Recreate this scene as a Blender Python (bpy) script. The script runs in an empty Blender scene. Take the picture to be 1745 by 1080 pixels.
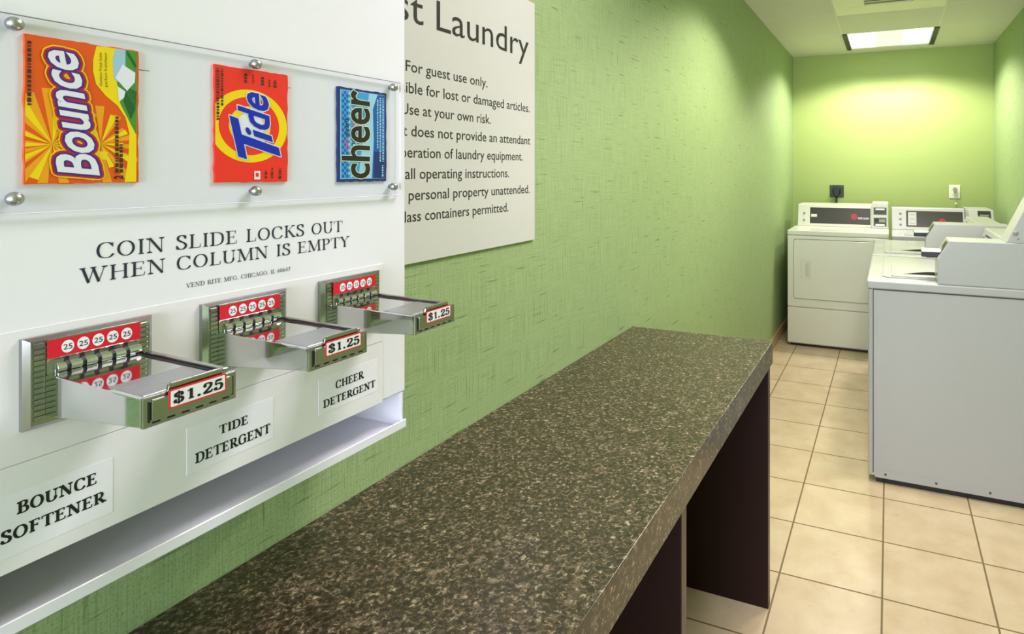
import bpy, bmesh, math, random
from mathutils import Vector, Matrix

# ------------------------------------------------------------------ camera, world, lights, exposure
scene = bpy.context.scene
COL = scene.collection
CX, CY, FPX = 1100.0, 290.0, 1018.58          # principal point and focal length in pixels of the 1745x1080 frame
YAW = math.radians(22.1675)
EYE = 1.44
cam_d = bpy.data.cameras.new('camera')
cam_d.sensor_fit = 'HORIZONTAL'
cam_d.sensor_width = 36.0
cam_d.lens = FPX * 36.0 / 1745.0
cam_d.shift_x = (872.5 - CX) / 1745.0
cam_d.shift_y = -(540.0 - CY) / 1745.0
cam_d.clip_start = 0.02
cam = bpy.data.objects.new('camera', cam_d)
COL.objects.link(cam)
cam.location = (0, 0, EYE)
cam.rotation_euler = (math.pi / 2, 0, YAW)
scene.camera = cam

scene.view_settings.view_transform = 'Standard'
scene.view_settings.look = 'None'
scene.view_settings.gamma = 1
scene.view_settings.use_curve_mapping = False
scene.view_settings.exposure = 0.12

world = bpy.data.worlds.new('world')
scene.world = world
world.use_nodes = True
world.node_tree.nodes['Background'].inputs[0].default_value = (0.80, 0.90, 1.0, 1)
world.node_tree.nodes['Background'].inputs[1].default_value = 1.0


def area_light(name, loc, sx, sy, power, color, rot=(0, 0, 0), spread=180):
    d = bpy.data.lights.new(name, 'AREA')
    d.shape = 'RECTANGLE'
    d.size, d.size_y = sx, sy
    d.energy = power
    d.color = color
    d.spread = math.radians(spread)
    o = bpy.data.objects.new(name, d)
    COL.objects.link(o)
    o.location = loc
    o.rotation_euler = rot
    return o


def spot_light(name, loc, cone, blend, radius, power, color):
    d = bpy.data.lights.new(name, 'SPOT')
    d.spot_size = math.radians(cone)
    d.spot_blend = blend
    d.shadow_soft_size = radius
    d.energy = power
    d.color = color
    o = bpy.data.objects.new(name, d)
    COL.objects.link(o)
    o.location = loc
    return o


WL, WR, YB, YF, ZC = -0.872, 0.844, 5.975, -2.4, 2.545      # left wall, right wall, back, front, ceiling
WARM = (1.0, 0.93, 0.82)
COOL = (1.0, 0.90, 0.97)
for sx in (-0.22, 0.23):                      # the tubes of the two rear fixtures
    spot_light('troffer_light_back', (sx, 5.36, ZC - 0.02), 146, 0.25, 0.14, 82, WARM)
    spot_light('troffer_light_middle', (sx, 2.95, ZC - 0.02), 137, 0.25, 0.13, 72, (1.0, 0.93, 0.78))
area_light('added_front_light', (0.004, 1.30, ZC - 0.012), 0.60, 0.58, 19, COOL, spread=145)  # added lamp out of view, brightens the vending box and sign
area_light('added_daylight', (0.0, YF - 0.10, 1.45), 1.25, 1.35, 98, (0.80, 0.85, 1.0), rot=(math.radians(90), 0, 0))  # added cool fill from behind the camera

# ------------------------------------------------------------------ pixel helpers (a pixel of the frame onto a real plane)
_c, _s = math.cos(YAW), math.sin(YAW)


def ray(u, v):
    rx, rz = (u - CX) / FPX, -(v - CY) / FPX
    return rx * _c - _s, rx * _s + _c, rz


def on_x(u, v, x):
    r = ray(u, v)
    t = x / r[0]
    return Vector((x, r[1] * t, EYE + r[2] * t))


# ------------------------------------------------------------------ materials
def new_mat(name):
    m = bpy.data.materials.new(name)
    m.use_nodes = True
    nt = m.node_tree
    return m, nt, nt.nodes['Principled BSDF']


def srgb(r, g, b):
    f = lambda c: (c / 255 / 12.92) if c / 255 <= 0.04045 else ((c / 255 + 0.055) / 1.055) ** 2.4
    return (f(r), f(g), f(b), 1)


def plain(name, col, rough=0.5, metal=0.0, spec=0.5, coat=0.0, bump=0.0, bscale=200):
    m, nt, b = new_mat(name)
    b.inputs['Base Color'].default_value = col
    b.inputs['Roughness'].default_value = rough
    b.inputs['Metallic'].default_value = metal
    b.inputs['Specular IOR Level'].default_value = spec
    b.inputs['Coat Weight'].default_value = coat
    if bump:
        tc = nt.nodes.new('ShaderNodeTexCoord')
        n = nt.nodes.new('ShaderNodeTexNoise')
        n.inputs['Scale'].default_value = bscale
        bp = nt.nodes.new('ShaderNodeBump')
        bp.inputs['Strength'].default_value = bump
        bp.inputs['Distance'].default_value = 0.002
        nt.links.new(tc.outputs['Object'], n.inputs['Vector'])
        nt.links.new(n.outputs[0], bp.inputs['Height'])
        nt.links.new(bp.outputs[0], b.inputs['Normal'])
    return m


def nd(nt, kind, **kw):
    n = nt.nodes.new(kind)
    for k, v in kw.items():
        if k.startswith('_'):
            setattr(n, k[1:], v)
        else:
            n.inputs[k.replace('__', ' ')].default_value = v
    return n


def ramp(nt, src, stops):
    r = nt.nodes.new('ShaderNodeValToRGB')
    el = r.color_ramp.elements
    while len(el) < len(stops):
        el.new(0.5)
    for e, (p, c) in zip(el, stops):
        e.position = p
        e.color = c
    nt.links.new(src, r.inputs[0])
    return r


def mixc(nt, fac, a, b, mode='MIX'):
    m = nt.nodes.new('ShaderNodeMix')
    m.data_type = 'RGBA'
    m.blend_type = mode
    for i, x in ((0, fac), (6, a), (7, b)):
        if hasattr(x, 'links'):
            nt.links.new(x, m.inputs[i])
        else:
            m.inputs[i].default_value = x
    return m.outputs[2]


def streak(nt, vec, scale, lo, hi, detail=2.0):
    mp = nd(nt, 'ShaderNodeMapping')
    mp.inputs['Scale'].default_value = scale
    nt.links.new(vec, mp.inputs['Vector'])
    n = nd(nt, 'ShaderNodeTexNoise', Scale=1.0, Detail=detail)
    nt.links.new(mp.outputs[0], n.inputs['Vector'])
    r = ramp(nt, n.outputs[0], [(lo, (0, 0, 0, 1)), (hi, (1, 1, 1, 1))])
    return r.outputs[0]


def wallpaper(name, base, dark, light):
    """green linen wallcovering: fine weave plus dark slubs along both thread directions"""
    m, nt, b = new_mat(name)
    tc = nt.nodes.new('ShaderNodeTexCoord')
    v = tc.outputs['Object']
    # fold x into y so that the weave also runs along walls parallel to x
    sep = nt.nodes.new('ShaderNodeSeparateXYZ')
    nt.links.new(v, sep.inputs[0])
    ad = nd(nt, 'ShaderNodeMath', _operation='ADD')
    nt.links.new(sep.outputs[0], ad.inputs[0])
    nt.links.new(sep.outputs[1], ad.inputs[1])
    cb = nt.nodes.new('ShaderNodeCombineXYZ')
    nt.links.new(ad.outputs[0], cb.inputs[1])
    nt.links.new(sep.outputs[2], cb.inputs[2])
    v = cb.outputs[0]
    hor = streak(nt, v, (1, 9, 420), 0.42, 0.72)
    ver = streak(nt, v, (1, 420, 9), 0.42, 0.72)
    slub_h = streak(nt, v, (1, 9, 150), 0.675, 0.75, 1.0)
    slub_v = streak(nt, v, (1, 150, 8), 0.69, 0.77, 1.0)
    dots = streak(nt, v, (1, 330, 330), 0.56, 0.70, 0.0)
    c = mixc(nt, hor, light, base)
    c = mixc(nt, nd_mul(nt, ver, 0.35), c, dark)
    c = mixc(nt, nd_mul(nt, dots, 0.30), c, dark)
    c = mixc(nt, nd_mul(nt, slub_h, 0.75), c, dark)
    c = mixc(nt, nd_mul(nt, slub_v, 0.55), c, dark)
    nt.links.new(c, b.inputs['Base Color'])
    b.inputs['Roughness'].default_value = 0.55
    b.inputs['Specular IOR Level'].default_value = 0.3
    return m


def nd_mul(nt, s, k):
    n = nd(nt, 'ShaderNodeMath', _operation='MULTIPLY')
    nt.links.new(s, n.inputs[0])
    n.inputs[1].default_value = k
    return n.outputs[0]


def granite():
    m, nt, b = new_mat('granite_laminate')
    tc = nt.nodes.new('ShaderNodeTexCoord')
    v = tc.outputs['Object']
    n0 = nd(nt, 'ShaderNodeTexNoise', Scale=6.0, Detail=3.0)
    nt.links.new(v, n0.inputs['Vector'])
    n1 = nd(nt, 'ShaderNodeTexNoise', Scale=130.0, Detail=6.0, Roughness=0.72, Distortion=0.6)
    nt.links.new(v, n1.inputs['Vector'])
    base = ramp(nt, n1.outputs[0], [(0.34, srgb(23, 18, 13)), (0.45, srgb(50, 41, 30)), (0.54, srgb(86, 71, 53)),
                                    (0.61, srgb(138, 126, 102)), (0.72, srgb(226, 214, 194))]).outputs[0]
    n2 = nd(nt, 'ShaderNodeTexNoise', Scale=30.0, Detail=5.0, Roughness=0.75)
    nt.links.new(v, n2.inputs['Vector'])
    pat = ramp(nt, n2.outputs[0], [(0.42, (0, 0, 0, 1)), (0.62, (1, 1, 1, 1))]).outputs[0]
    c = mixc(nt, nd_mul(nt, pat, 0.62), base, srgb(32, 27, 19))
    n3 = nd(nt, 'ShaderNodeTexNoise', Scale=52.0, Detail=5.0, Roughness=0.7)
    n3.noise_dimensions = '4D'
    n3.inputs['W'].default_value = 3.7
    nt.links.new(v, n3.inputs['Vector'])
    pk = ramp(nt, n3.outputs[0], [(0.56, (0, 0, 0, 1)), (0.70, (1, 1, 1, 1))]).outputs[0]
    c = mixc(nt, nd_mul(nt, pk, 0.50), c, srgb(164, 142, 122))
    nt.links.new(c, b.inputs['Base Color'])
    b.inputs['Roughness'].default_value = 0.26
    b.inputs['Specular IOR Level'].default_value = 0.5
    return m


def floor_tiles():
    m, nt, b = new_mat('ceramic_floor_tiles')
    tc = nt.nodes.new('ShaderNodeTexCoord')
    v = tc.outputs['Object']
    mp = nd(nt, 'ShaderNodeMapping')
    mp.inputs['Location'].default_value = (0.0215 + 0.341 * 20, -2.163 + 0.331 * 20, 0)
    nt.links.new(v, mp.inputs['Vector'])
    br = nd(nt, 'ShaderNodeTexBrick')
    br.offset = 0.0
    br.offset_frequency = 1
    br.squash = 1.0
    br.inputs['Scale'].default_value = 1.0
    br.inputs['Mortar Size'].default_value = 0.0034
    br.inputs['Mortar Smooth'].default_value = 0.1
    br.inputs['Bias'].default_value = 0.0
    br.inputs['Brick Width'].default_value = 0.341
    br.inputs['Row Height'].default_value = 0.331
    br.inputs['Color1'].default_value = (0.0, 0, 0, 1)
    br.inputs['Color2'].default_value = (1, 1, 1, 1)
    nt.links.new(mp.outputs[0], br.inputs['Vector'])
    n = nd(nt, 'ShaderNodeTexNoise', Scale=7.0, Detail=5.0, Roughness=0.6)
    nt.links.new(v, n.inputs['Vector'])
    c = ramp(nt, n.outputs[0], [(0.30, srgb(198, 174, 144)), (0.50, srgb(208, 186, 157)), (0.72, srgb(217, 198, 171))]).outputs[0]
    n2 = nd(nt, 'ShaderNodeTexNoise', Scale=16.0, Detail=4.0, Roughness=0.7, Distortion=0.8)
    nt.links.new(v, n2.inputs['Vector'])
    sp = ramp(nt, n2.outputs[0], [(0.60, (0, 0, 0, 1)), (0.72, (1, 1, 1, 1))]).outputs[0]
    c = mixc(nt, nd_mul(nt, sp, 0.45), c, srgb(178, 148, 108))
    tint = mixc(nt, br.outputs['Color'], (0.93, 0.93, 0.92, 1), (1, 1, 1, 1))
    c = mixc(nt, 1.0, c, tint, 'MULTIPLY')
    c = mixc(nt, br.outputs['Fac'], c, srgb(122, 104, 74))
    nt.links.new(c, b.inputs['Base Color'])
    rr = nd(nt, 'ShaderNodeMapRange')
    rr.inputs['To Min'].default_value = 0.34
    rr.inputs['To Max'].default_value = 0.8
    nt.links.new(br.outputs['Fac'], rr.inputs['Value'])
    nt.links.new(rr.outputs[0], b.inputs['Roughness'])
    bp = nd(nt, 'ShaderNodeBump', Strength=0.5, Distance=0.002)
    bp.invert = True
    nt.links.new(br.outputs['Fac'], bp.inputs['Height'])
    nt.links.new(bp.outputs[0], b.inputs['Normal'])
    return m


def ceiling_mat():
    m, nt, b = new_mat('ceiling_tiles')
    tc = nt.nodes.new('ShaderNodeTexCoord')
    v = tc.outputs['Object']
    mp = nd(nt, 'ShaderNodeMapping')
    mp.inputs['Location'].default_value = (-0.354 + 0.708 * 10, -5.107 + 0.674 * 20, 0)
    nt.links.new(v, mp.inputs['Vector'])
    br = nd(nt, 'ShaderNodeTexBrick')
    br.offset = 0.0
    br.offset_frequency = 1
    br.inputs['Scale'].default_value = 1.0
    br.inputs['Mortar Size'].default_value = 0.006
    br.inputs['Mortar Smooth'].default_value = 0.3
    br.inputs['Brick Width'].default_value = 0.708
    br.inputs['Row Height'].default_value = 0.674
    nt.links.new(mp.outputs[0], br.inputs['Vector'])
    c = mixc(nt, br.outputs['Fac'], (0.68, 0.67, 0.56, 1), (0.76, 0.75, 0.62, 1))
    nt.links.new(c, b.inputs['Base Color'])
    b.inputs['Roughness'].default_value = 0.9
    return m


def acrylic_mat():
    m, nt, b = new_mat('clear_acrylic')
    out = nt.nodes['Material Output']
    tr = nd(nt, 'ShaderNodeBsdfTransparent')
    tr.inputs[0].default_value = (0.982, 0.988, 0.998, 1)
    gl = nd(nt, 'ShaderNodeBsdfGlossy', Roughness=0.06)
    fr = nd(nt, 'ShaderNodeFresnel', IOR=1.3)
    mx = nd(nt, 'ShaderNodeMixShader')
    nt.links.new(nd_mul(nt, fr.outputs[0], 0.12), mx.inputs[0])
    nt.links.new(tr.outputs[0], mx.inputs[1])
    nt.links.new(gl.outputs[0], mx.inputs[2])
    nt.links.new(mx.outputs[0], out.inputs[0])
    return m


def emit(name, col, k):
    m, nt, b = new_mat(name)
    b.inputs['Base Color'].default_value = (0.9, 0.9, 0.9, 1)
    b.inputs['Emission Color'].default_value = col
    b.inputs['Emission Strength'].default_value = k
    return m


GREEN_L = wallpaper('green_linen_wallcovering', srgb(152, 174, 122), srgb(84, 112, 62), srgb(164, 186, 134))
GREEN_P = plain('green_painted_wall', srgb(168, 186, 116), 0.5, spec=0.3, bump=0.15, bscale=300)
FLOOR = floor_tiles()
CEIL = ceiling_mat()
GRANITE = granite()
EDGE = plain('worktop_edge_strip', srgb(86, 80, 66), 0.16)
WHITE = plain('white_gloss_steel', srgb(238, 236, 246), 0.22, coat=0.3)
SHEET = plain('white_glossy_plate', srgb(238, 234, 241), 0.16, coat=0.4)
PAPER = plain('label_paper', srgb(240, 238, 248), 0.5)
SIGNW = plain('sign_board_white', srgb(208, 208, 204), 0.45)
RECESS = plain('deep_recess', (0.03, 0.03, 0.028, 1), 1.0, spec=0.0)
INK = plain('black_ink', srgb(20, 21, 30), 0.5)
INK2 = plain('dark_sign_lettering', srgb(44, 42, 40), 0.5)
CHROME = plain('polished_chrome', (0.68, 0.69, 0.71, 1), 0.06, 1.0)
CHROME2 = plain('worn_chrome', (0.43, 0.42, 0.42, 1), 0.15, 1.0)
WORN = plain('scuffed_metal', (0.50, 0.50, 0.54, 1), 0.30, 1.0, bump=0.25, bscale=260)
STEEL = plain('brushed_nut_steel', (0.46, 0.48, 0.48, 1), 0.34, 1.0)
SLOT = plain('dark_slot', (0.012, 0.012, 0.014, 1), 0.5)
RED = plain('red_label', srgb(214, 18, 44), 0.3)
TAGRED = plain('tag_red_border', srgb(214, 52, 52), 0.4)
ACRYLIC = acrylic_mat()
APPL = plain('white_appliance_enamel', srgb(214, 216, 206), 0.28, coat=0.2)
APPL2 = plain('white_washer_enamel', srgb(178, 180, 182), 0.32, coat=0.2)
GAP = plain('dark_seam', srgb(70, 72, 68), 0.7)
PANEL = plain('black_control_panel', srgb(46, 45, 42), 0.35)
PLASTIC = plain('black_plastic', srgb(20, 20, 20), 0.4)
LEG = plain('dark_espresso_laminate', srgb(38, 18, 17), 0.5, spec=0.25)
LEGEDGE = plain('laminate_edge_banding', srgb(64, 46, 40), 0.35)
BASEB = plain('tile_baseboard', srgb(196, 170, 126), 0.4)
DOORW = plain('pale_front_wall', srgb(228, 228, 222), 0.6)
DIFF = emit('troffer_diffuser', (1.0, 0.99, 0.93, 1), 1.15)
DIFF2 = emit('troffer_reflector', (0.95, 0.94, 1.0, 1), 0.45)
LOGO = plain('crimson_logo', srgb(176, 28, 56), 0.4)
GREY = plain('grey_plastic', srgb(150, 152, 142), 0.5)


# ------------------------------------------------------------------ mesh builder
class MB:
    def __init__(self):
        self.v, self.f, self.mi, self.mats, self.sm = [], [], [], [], []

    def m(self, mat):
        if mat not in self.mats:
            self.mats.append(mat)
        return self.mats.index(mat)

    def add(self, verts, faces, mat, smooth=False):
        o = len(self.v)
        k = self.m(mat)
        self.v += [tuple(p) for p in verts]
        for f in faces:
            self.f.append([i + o for i in f])
            self.mi.append(k)
            self.sm.append(smooth)
        return self

    def box(self, x0, x1, y0, y1, z0, z1, mat):
        vs = [(x, y, z) for x in (x0, x1) for y in (y0, y1) for z in (z0, z1)]
        fs = [(0, 1, 3, 2), (4, 6, 7, 5), (0, 4, 5, 1), (2, 3, 7, 6), (0, 2, 6, 4), (1, 5, 7, 3)]
        return self.add(vs, fs, mat)

    def prism(self, poly, axis, d0, d1, mat):
        """polygon in the plane of the two other axes (in x, y, z order), swept along axis"""
        def p(a, b, d):
            return {'x': (d, a, b), 'y': (a, d, b), 'z': (a, b, d)}[axis]
        n = len(poly)
        vs = [p(a, b, d0) for a, b in poly] + [p(a, b, d1) for a, b in poly]
        fs = [tuple(range(n))[::-1], tuple(range(n, 2 * n))]
        fs += [(i, (i + 1) % n, n + (i + 1) % n, n + i) for i in range(n)]
        return self.add(vs, fs, mat)

    def poly(self, pts, mat):
        return self.add(pts, [tuple(range(len(pts)))], mat)

    def rings(self, rings, mat, close=(True, True), smooth=True):
        n = len(rings[0])
        vs = [p for r in rings for p in r]
        fs = []
        for k in range(len(rings) - 1):
            for i in range(n):
                j = (i + 1) % n
                fs.append((k * n + i, k * n + j, (k + 1) * n + j, (k + 1) * n + i))
        self.add(vs, fs, mat, smooth)
        if close[0]:
            self.add(rings[0][::-1], [tuple(range(n))], mat)
        if close[1]:
            self.add(rings[-1], [tuple(range(n))], mat)
        return self

    def lathe(self, base, axis, prof, mat, n=24, smooth=True):
        """prof: (radius, distance along axis) pairs"""
        base, ax = Vector(base), Vector(axis).normalized()
        a = ax.orthogonal().normalized()
        b = ax.cross(a)
        rs = [[tuple(base + ax * d + (a * math.cos(t) + b * math.sin(t)) * max(r, 1e-5))
               for t in (2 * math.pi * i / n for i in range(n))] for r, d in prof]
        return self.rings(rs, mat, smooth=smooth)

    def tube(self, pts, r, mat, n=10):
        pts = [Vector(p) for p in pts]
        rs = []
        for i, p in enumerate(pts):
            t = (pts[min(i + 1, len(pts) - 1)] - pts[max(i - 1, 0)]).normalized()
            a = t.orthogonal().normalized() if i == 0 else (pa - t * pa.dot(t)).normalized()
            pa = a
            b = t.cross(a)
            rs.append([tuple(p + (a * math.cos(q) + b * math.sin(q)) * r) for q in (2 * math.pi * k / n for k in range(n))])
        return self.rings(rs, mat)

    def build(self, name, parent=None, bevel=0.0, seg=2, loc=None):
        me = bpy.data.meshes.new(name)
        me.from_pydata(self.v, [], self.f)
        for mt in self.mats:
            me.materials.append(mt)
        for p, k, s in zip(me.polygons, self.mi, self.sm):
            p.material_index = k
            p.use_smooth = s
        bm = bmesh.new()
        bm.from_mesh(me)
        bmesh.ops.remove_doubles(bm, verts=bm.verts, dist=1e-7)
        bm.to_mesh(me)
        bm.free()
        me.update()
        o = bpy.data.objects.new(name, me)
        COL.objects.link(o)
        if parent:
            o.parent = parent
        if loc:
            o.location = loc
        if bevel:
            md = o.modifiers.new('bevel', 'BEVEL')
            md.width = bevel
            md.segments = seg
            md.limit_method = 'ANGLE'
            md.angle_limit = math.radians(40)
        return o


def tag(o, label, cat, group=None):
    o['label'] = label
    o['category'] = cat
    if group:
        o['group'] = group
    return o


def thing(name, label, cat, loc=(0, 0, 0), rz=0, group=None):
    o = bpy.data.objects.new(name, None)
    COL.objects.link(o)
    o.empty_display_size = 0.05
    o.location = loc
    o.rotation_euler = (0, 0, rz)
    return tag(o, label, cat, group)


def struct(o):
    o['kind'] = 'structure'
    return o


def rrect(x0, x1, y0, y1, r, n=5):
    out = []
    for cx, cy, a0 in ((x1 - r, y1 - r, 0), (x0 + r, y1 - r, 90), (x0 + r, y0 + r, 180), (x1 - r, y0 + r, 270)):
        for k in range(n + 1):
            t = math.radians(a0 + 90 * k / n)
            out.append((cx + r * math.cos(t), cy + r * math.sin(t)))
    return out


# ------------------------------------------------------------------ lettering
_font_cache = {}


def sans(text, offset=0.0, shear=0.0):
    """outline lettering from the built-in face: (2-d verts, faces)"""
    key = (text, offset, shear)
    if key not in _font_cache:
        cu = bpy.data.curves.new('lettering', 'FONT')
        cu.body = text
        cu.size = 1.0
        cu.offset = offset
        cu.shear = shear
        cu.resolution_u = 3
        cu.fill_mode = 'FRONT'
        o = bpy.data.objects.new('lettering', cu)
        COL.objects.link(o)
        bpy.context.view_layer.update()
        dg = bpy.context.evaluated_depsgraph_get()
        me = bpy.data.meshes.new_from_object(o.evaluated_get(dg))
        _font_cache[key] = ([(v.co.x, v.co.y) for v in me.vertices], [tuple(p.vertices) for p in me.polygons])
        bpy.data.objects.remove(o)
        bpy.data.curves.remove(cu)
        bpy.data.meshes.remove(me)
    return _font_cache[key]


# roman capitals drawn with a pen: s = flowing stroke, T = thick, t = thin, f = foot serif (x, y)
GLY = {
 'A': (.95, ['t:.5,1 .12,0', 'T:.47,1 .83,0', 't:.24,.34 .70,.34', 'f:.12,0', 'f:.83,0']),
 'B': (.80, ['T:.2,0 .2,1', 's:.2,.97 .42,.97 .60,.88 .60,.68 .46,.55 .2,.53', 's:.2,.53 .5,.51 .68,.38 .68,.15 .5,.03 .2,.03', 'f:.15,0', 'f:.15,1']),
 'C': (.92, ['s:.80,.78 .66,.94 .45,.98 .20,.86 .10,.5 .20,.14 .45,.02 .68,.06 .84,.24', 't:.81,.68 .81,.97']),
 'D': (.96, ['T:.2,0 .2,1', 's:.2,.97 .48,.97 .76,.82 .84,.5 .76,.18 .48,.03 .2,.03', 'f:.15,0', 'f:.15,1']),
 'E': (.80, ['T:.2,0 .2,1', 't:.2,.97 .66,.97', 't:.2,.52 .54,.52', 't:.2,.03 .70,.03', 't:.66,.99 .66,.78', 't:.54,.63 .54,.41', 't:.70,.01 .73,.25', 'f:.15,0', 'f:.15,1']),
 'F': (.74, ['T:.2,0 .2,1', 't:.2,.97 .66,.97', 't:.2,.52 .54,.52', 't:.66,.99 .66,.78', 't:.54,.63 .54,.41', 'f:.2,0', 'f:.15,1']),
 'G': (.98, ['s:.80,.80 .66,.94 .45,.98 .20,.86 .10,.5 .20,.14 .45,.02 .66,.05 .80,.14', 'T:.80,.05 .80,.42', 'f:.78,.42', 't:.81,.70 .81,.97']),
 'H': (1.02, ['T:.2,0 .2,1', 'T:.82,0 .82,1', 't:.2,.51 .82,.51', 'f:.2,0', 'f:.2,1', 'f:.82,0', 'f:.82,1']),
 'I': (.40, ['T:.2,0 .2,1', 'f:.2,0', 'f:.2,1']),
 'K': (.92, ['T:.2,0 .2,1', 't:.74,1 .24,.45', 'T:.38,.58 .80,0', 'f:.2,0', 'f:.2,1', 'f:.74,1', 'f:.80,0']),
 'L': (.76, ['T:.2,0 .2,1', 't:.2,.03 .68,.03', 't:.68,.01 .71,.28', 'f:.15,0', 'f:.2,1']),
 'M': (1.2, ['t:.16,0 .2,1', 'T:.2,1 .58,.03', 't:.58,.03 .98,1', 'T:.98,1 1.02,0', 'f:.16,0', 'f:1.02,0', 'f:.15,1', 'f:1.02,1']),
 'N': (1.04, ['t:.18,0 .18,1', 'T:.18,1 .84,0', 't:.84,0 .84,1', 'f:.18,0', 'f:.13,1', 'f:.84,1']),
 'O': (.98, ['o:.48,.5,.38,.47']),
 'P': (.76, ['T:.2,0 .2,1', 's:.2,.97 .46,.97 .64,.86 .64,.62 .46,.49 .2,.47', 'f:.2,0', 'f:.15,1']),
 'R': (.90, ['T:.2,0 .2,1', 's:.2,.97 .46,.97 .64,.86 .64,.62 .46,.49 .2,.47', 'T:.42,.48 .80,0', 'f:.2,0', 'f:.15,1', 'f:.82,0']),
 'S': (.70, ['S:.58,.78 .50,.93 .34,.98 .16,.90 .14,.70 .32,.55 .52,.42 .60,.22 .48,.05 .30,.02 .13,.08 .07,.24', 't:.59,.70 .59,.98', 't:.06,.02 .06,.31']),
 'T': (.86, ['T:.43,0 .43,1', 't:.05,.97 .81,.97', 't:.05,.99 .04,.76', 't:.81,.99 .82,.76', 'f:.43,0']),
 'U': (.94, ['T:.18,1 .18,.34', 's:.18,.38 .22,.14 .40,.02 .56,.03 .72,.16 .76,.38', 't:.76,.34 .76,1', 'f:.18,1', 'f:.76,1']),
 'V': (.94, ['T:.13,1 .47,0', 't:.47,0 .80,1', 'f:.12,1', 'f:.80,1']),
 'W': (1.3, ['T:.12,1 .40,0', 't:.40,0 .64,.95', 'T:.60,1 .88,0', 't:.88,0 1.16,1', 'f:.12,1', 'f:.62,1', 'f:1.16,1']),
 'Y': (.88, ['T:.11,1 .43,.46', 't:.76,1 .43,.46', 'T:.43,.48 .43,0', 'f:.11,1', 'f:.76,1', 'f:.43,0']),
 '0': (.66, ['o:.32,.5,.24,.47']),
 '1': (.60, ['T:.32,0 .32,.98', 't:.10,.80 .32,.96', 'f:.32,0']),
 '2': (.72, ['S:.14,.72 .20,.92 .38,.97 .58,.88 .58,.66 .42,.42 .16,.14 .08,.06', 'T:.08,.07 .62,.07', 't:.64,.02 .66,.28', 'd:.17,.72']),
 '4': (.70, ['t:.42,1 .06,.3', 't:.06,.3 .64,.3', 'T:.46,0 .46,1', 'f:.46,0']),
 '5': (.70, ['T:.16,.93 .58,.93', 't:.17,.96 .13,.52', 'S:.13,.54 .32,.63 .52,.54 .58,.32 .48,.08 .28,.03 .12,.10 .09,.24', 'd:.15,.20']),
 '6': (.68, ['o:.34,.30,.24,.27', 's:.56,.94 .34,.84 .16,.56 .10,.30']),
 '7': (.64, ['T:.08,.93 .58,.93', 'T:.56,.93 .26,0']),
 '$': (.78, ['S:.58,.76 .50,.92 .35,.96 .17,.88 .15,.70 .34,.55 .54,.42 .60,.24 .50,.07 .32,.04 .14,.10 .09,.26', 't:.35,-.12 .35,1.12', 'd:.56,.73', 'd:.13,.26']),
 '.': (.36, ['d:.18,.08']),
 ',': (.34, ['d:.16,.08', 't:.20,.06 .12,-.16']),
 ' ': (.45, []),
}


def _smooth(pts, n=5):
    out = []
    for i in range(len(pts) - 1):
        p0, p1, p2, p3 = pts[max(i - 1, 0)], pts[i], pts[i + 1], pts[min(i + 2, len(pts) - 1)]
        for k in range(n):
            t = k / n
            out.append(tuple(0.5 * (2 * b + (c - a) * t + (2 * a - 5 * b + 4 * c - d) * t * t + (3 * b - a - 3 * c + d) * t ** 3)
                             for a, b, c, d in zip(p0, p1, p2, p3)))
    out.append(pts[-1])
    return out


def roman(text, thick=.15, thin=.045, serif=.12, gap=.06):
    V, F = [], []
    x0 = 0.0

    def strip(pts, wf, closed=False):
        o = len(V)
        n = len(pts)
        for i, p in enumerate(pts):
            a = pts[(i - 1) % n] if (closed or i > 0) else p
            b = pts[(i + 1) % n] if (closed or i < n - 1) else p
            dx, dy = b[0] - a[0], b[1] - a[1]
            L = math.hypot(dx, dy) or 1
            nx, ny = -dy / L, dx / L
            w = wf(dx / L, dy / L) / 2
            V.append((x0 + p[0] + nx * w, p[1] + ny * w))
            V.append((x0 + p[0] - nx * w, p[1] - ny * w))
        for i in range(n if closed else n - 1):
            j = (i + 1) % n
            F.append((o + 2 * i, o + 2 * j, o + 2 * j + 1, o + 2 * i + 1))

    for ch in text:
        w, strokes = GLY[ch]
        for st in strokes:
            k, d = st.split(':')
            pts = [tuple(float(q) for q in p.split(',')) for p in d.split()]
            if k == 'T':
                strip(pts, lambda a, b: thick)
            elif k == 't':
                strip(pts, lambda a, b: thin)
            elif k == 's':
                strip(_smooth(pts), lambda a, b: thin + (thick - thin) * abs(b) ** 1.4)
            elif k == 'S':
                strip(_smooth(pts), lambda a, b: thin + (thick - thin) * min(1, 1.25 * abs(b)))
            elif k == 'o':
                cx, cy, rx, ry = pts[0]
                strip([(cx + rx * math.cos(q), cy + ry * math.sin(q)) for q in (2 * math.pi * i / 26 for i in range(26))],
                      lambda a, b: thin + (thick - thin) * abs(b) ** 1.4, True)
            elif k == 'd':
                r = thick * .58
                o = len(V)
                V.extend((x0 + pts[0][0] + r * math.cos(q), pts[0][1] + r * math.sin(q)) for q in (2 * math.pi * i / 12 for i in range(12)))
                F.append(tuple(range(o, o + 12)))
            elif k == 'f':
                x, y = pts[0]
                h = serif + thick * .35
                s = 1 if y < .45 else -1
                o = len(V)
                V.extend([(x0 + x - h, y), (x0 + x + h, y), (x0 + x + h, y + s * thin), (x0 + x + thick * .3, y + s * (thin + .07)),
                          (x0 + x - thick * .3, y + s * (thin + .07)), (x0 + x - h, y + s * thin)])
                F.append(tuple(range(o, o + 6)))
        x0 += w + gap
    return V, F


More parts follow.
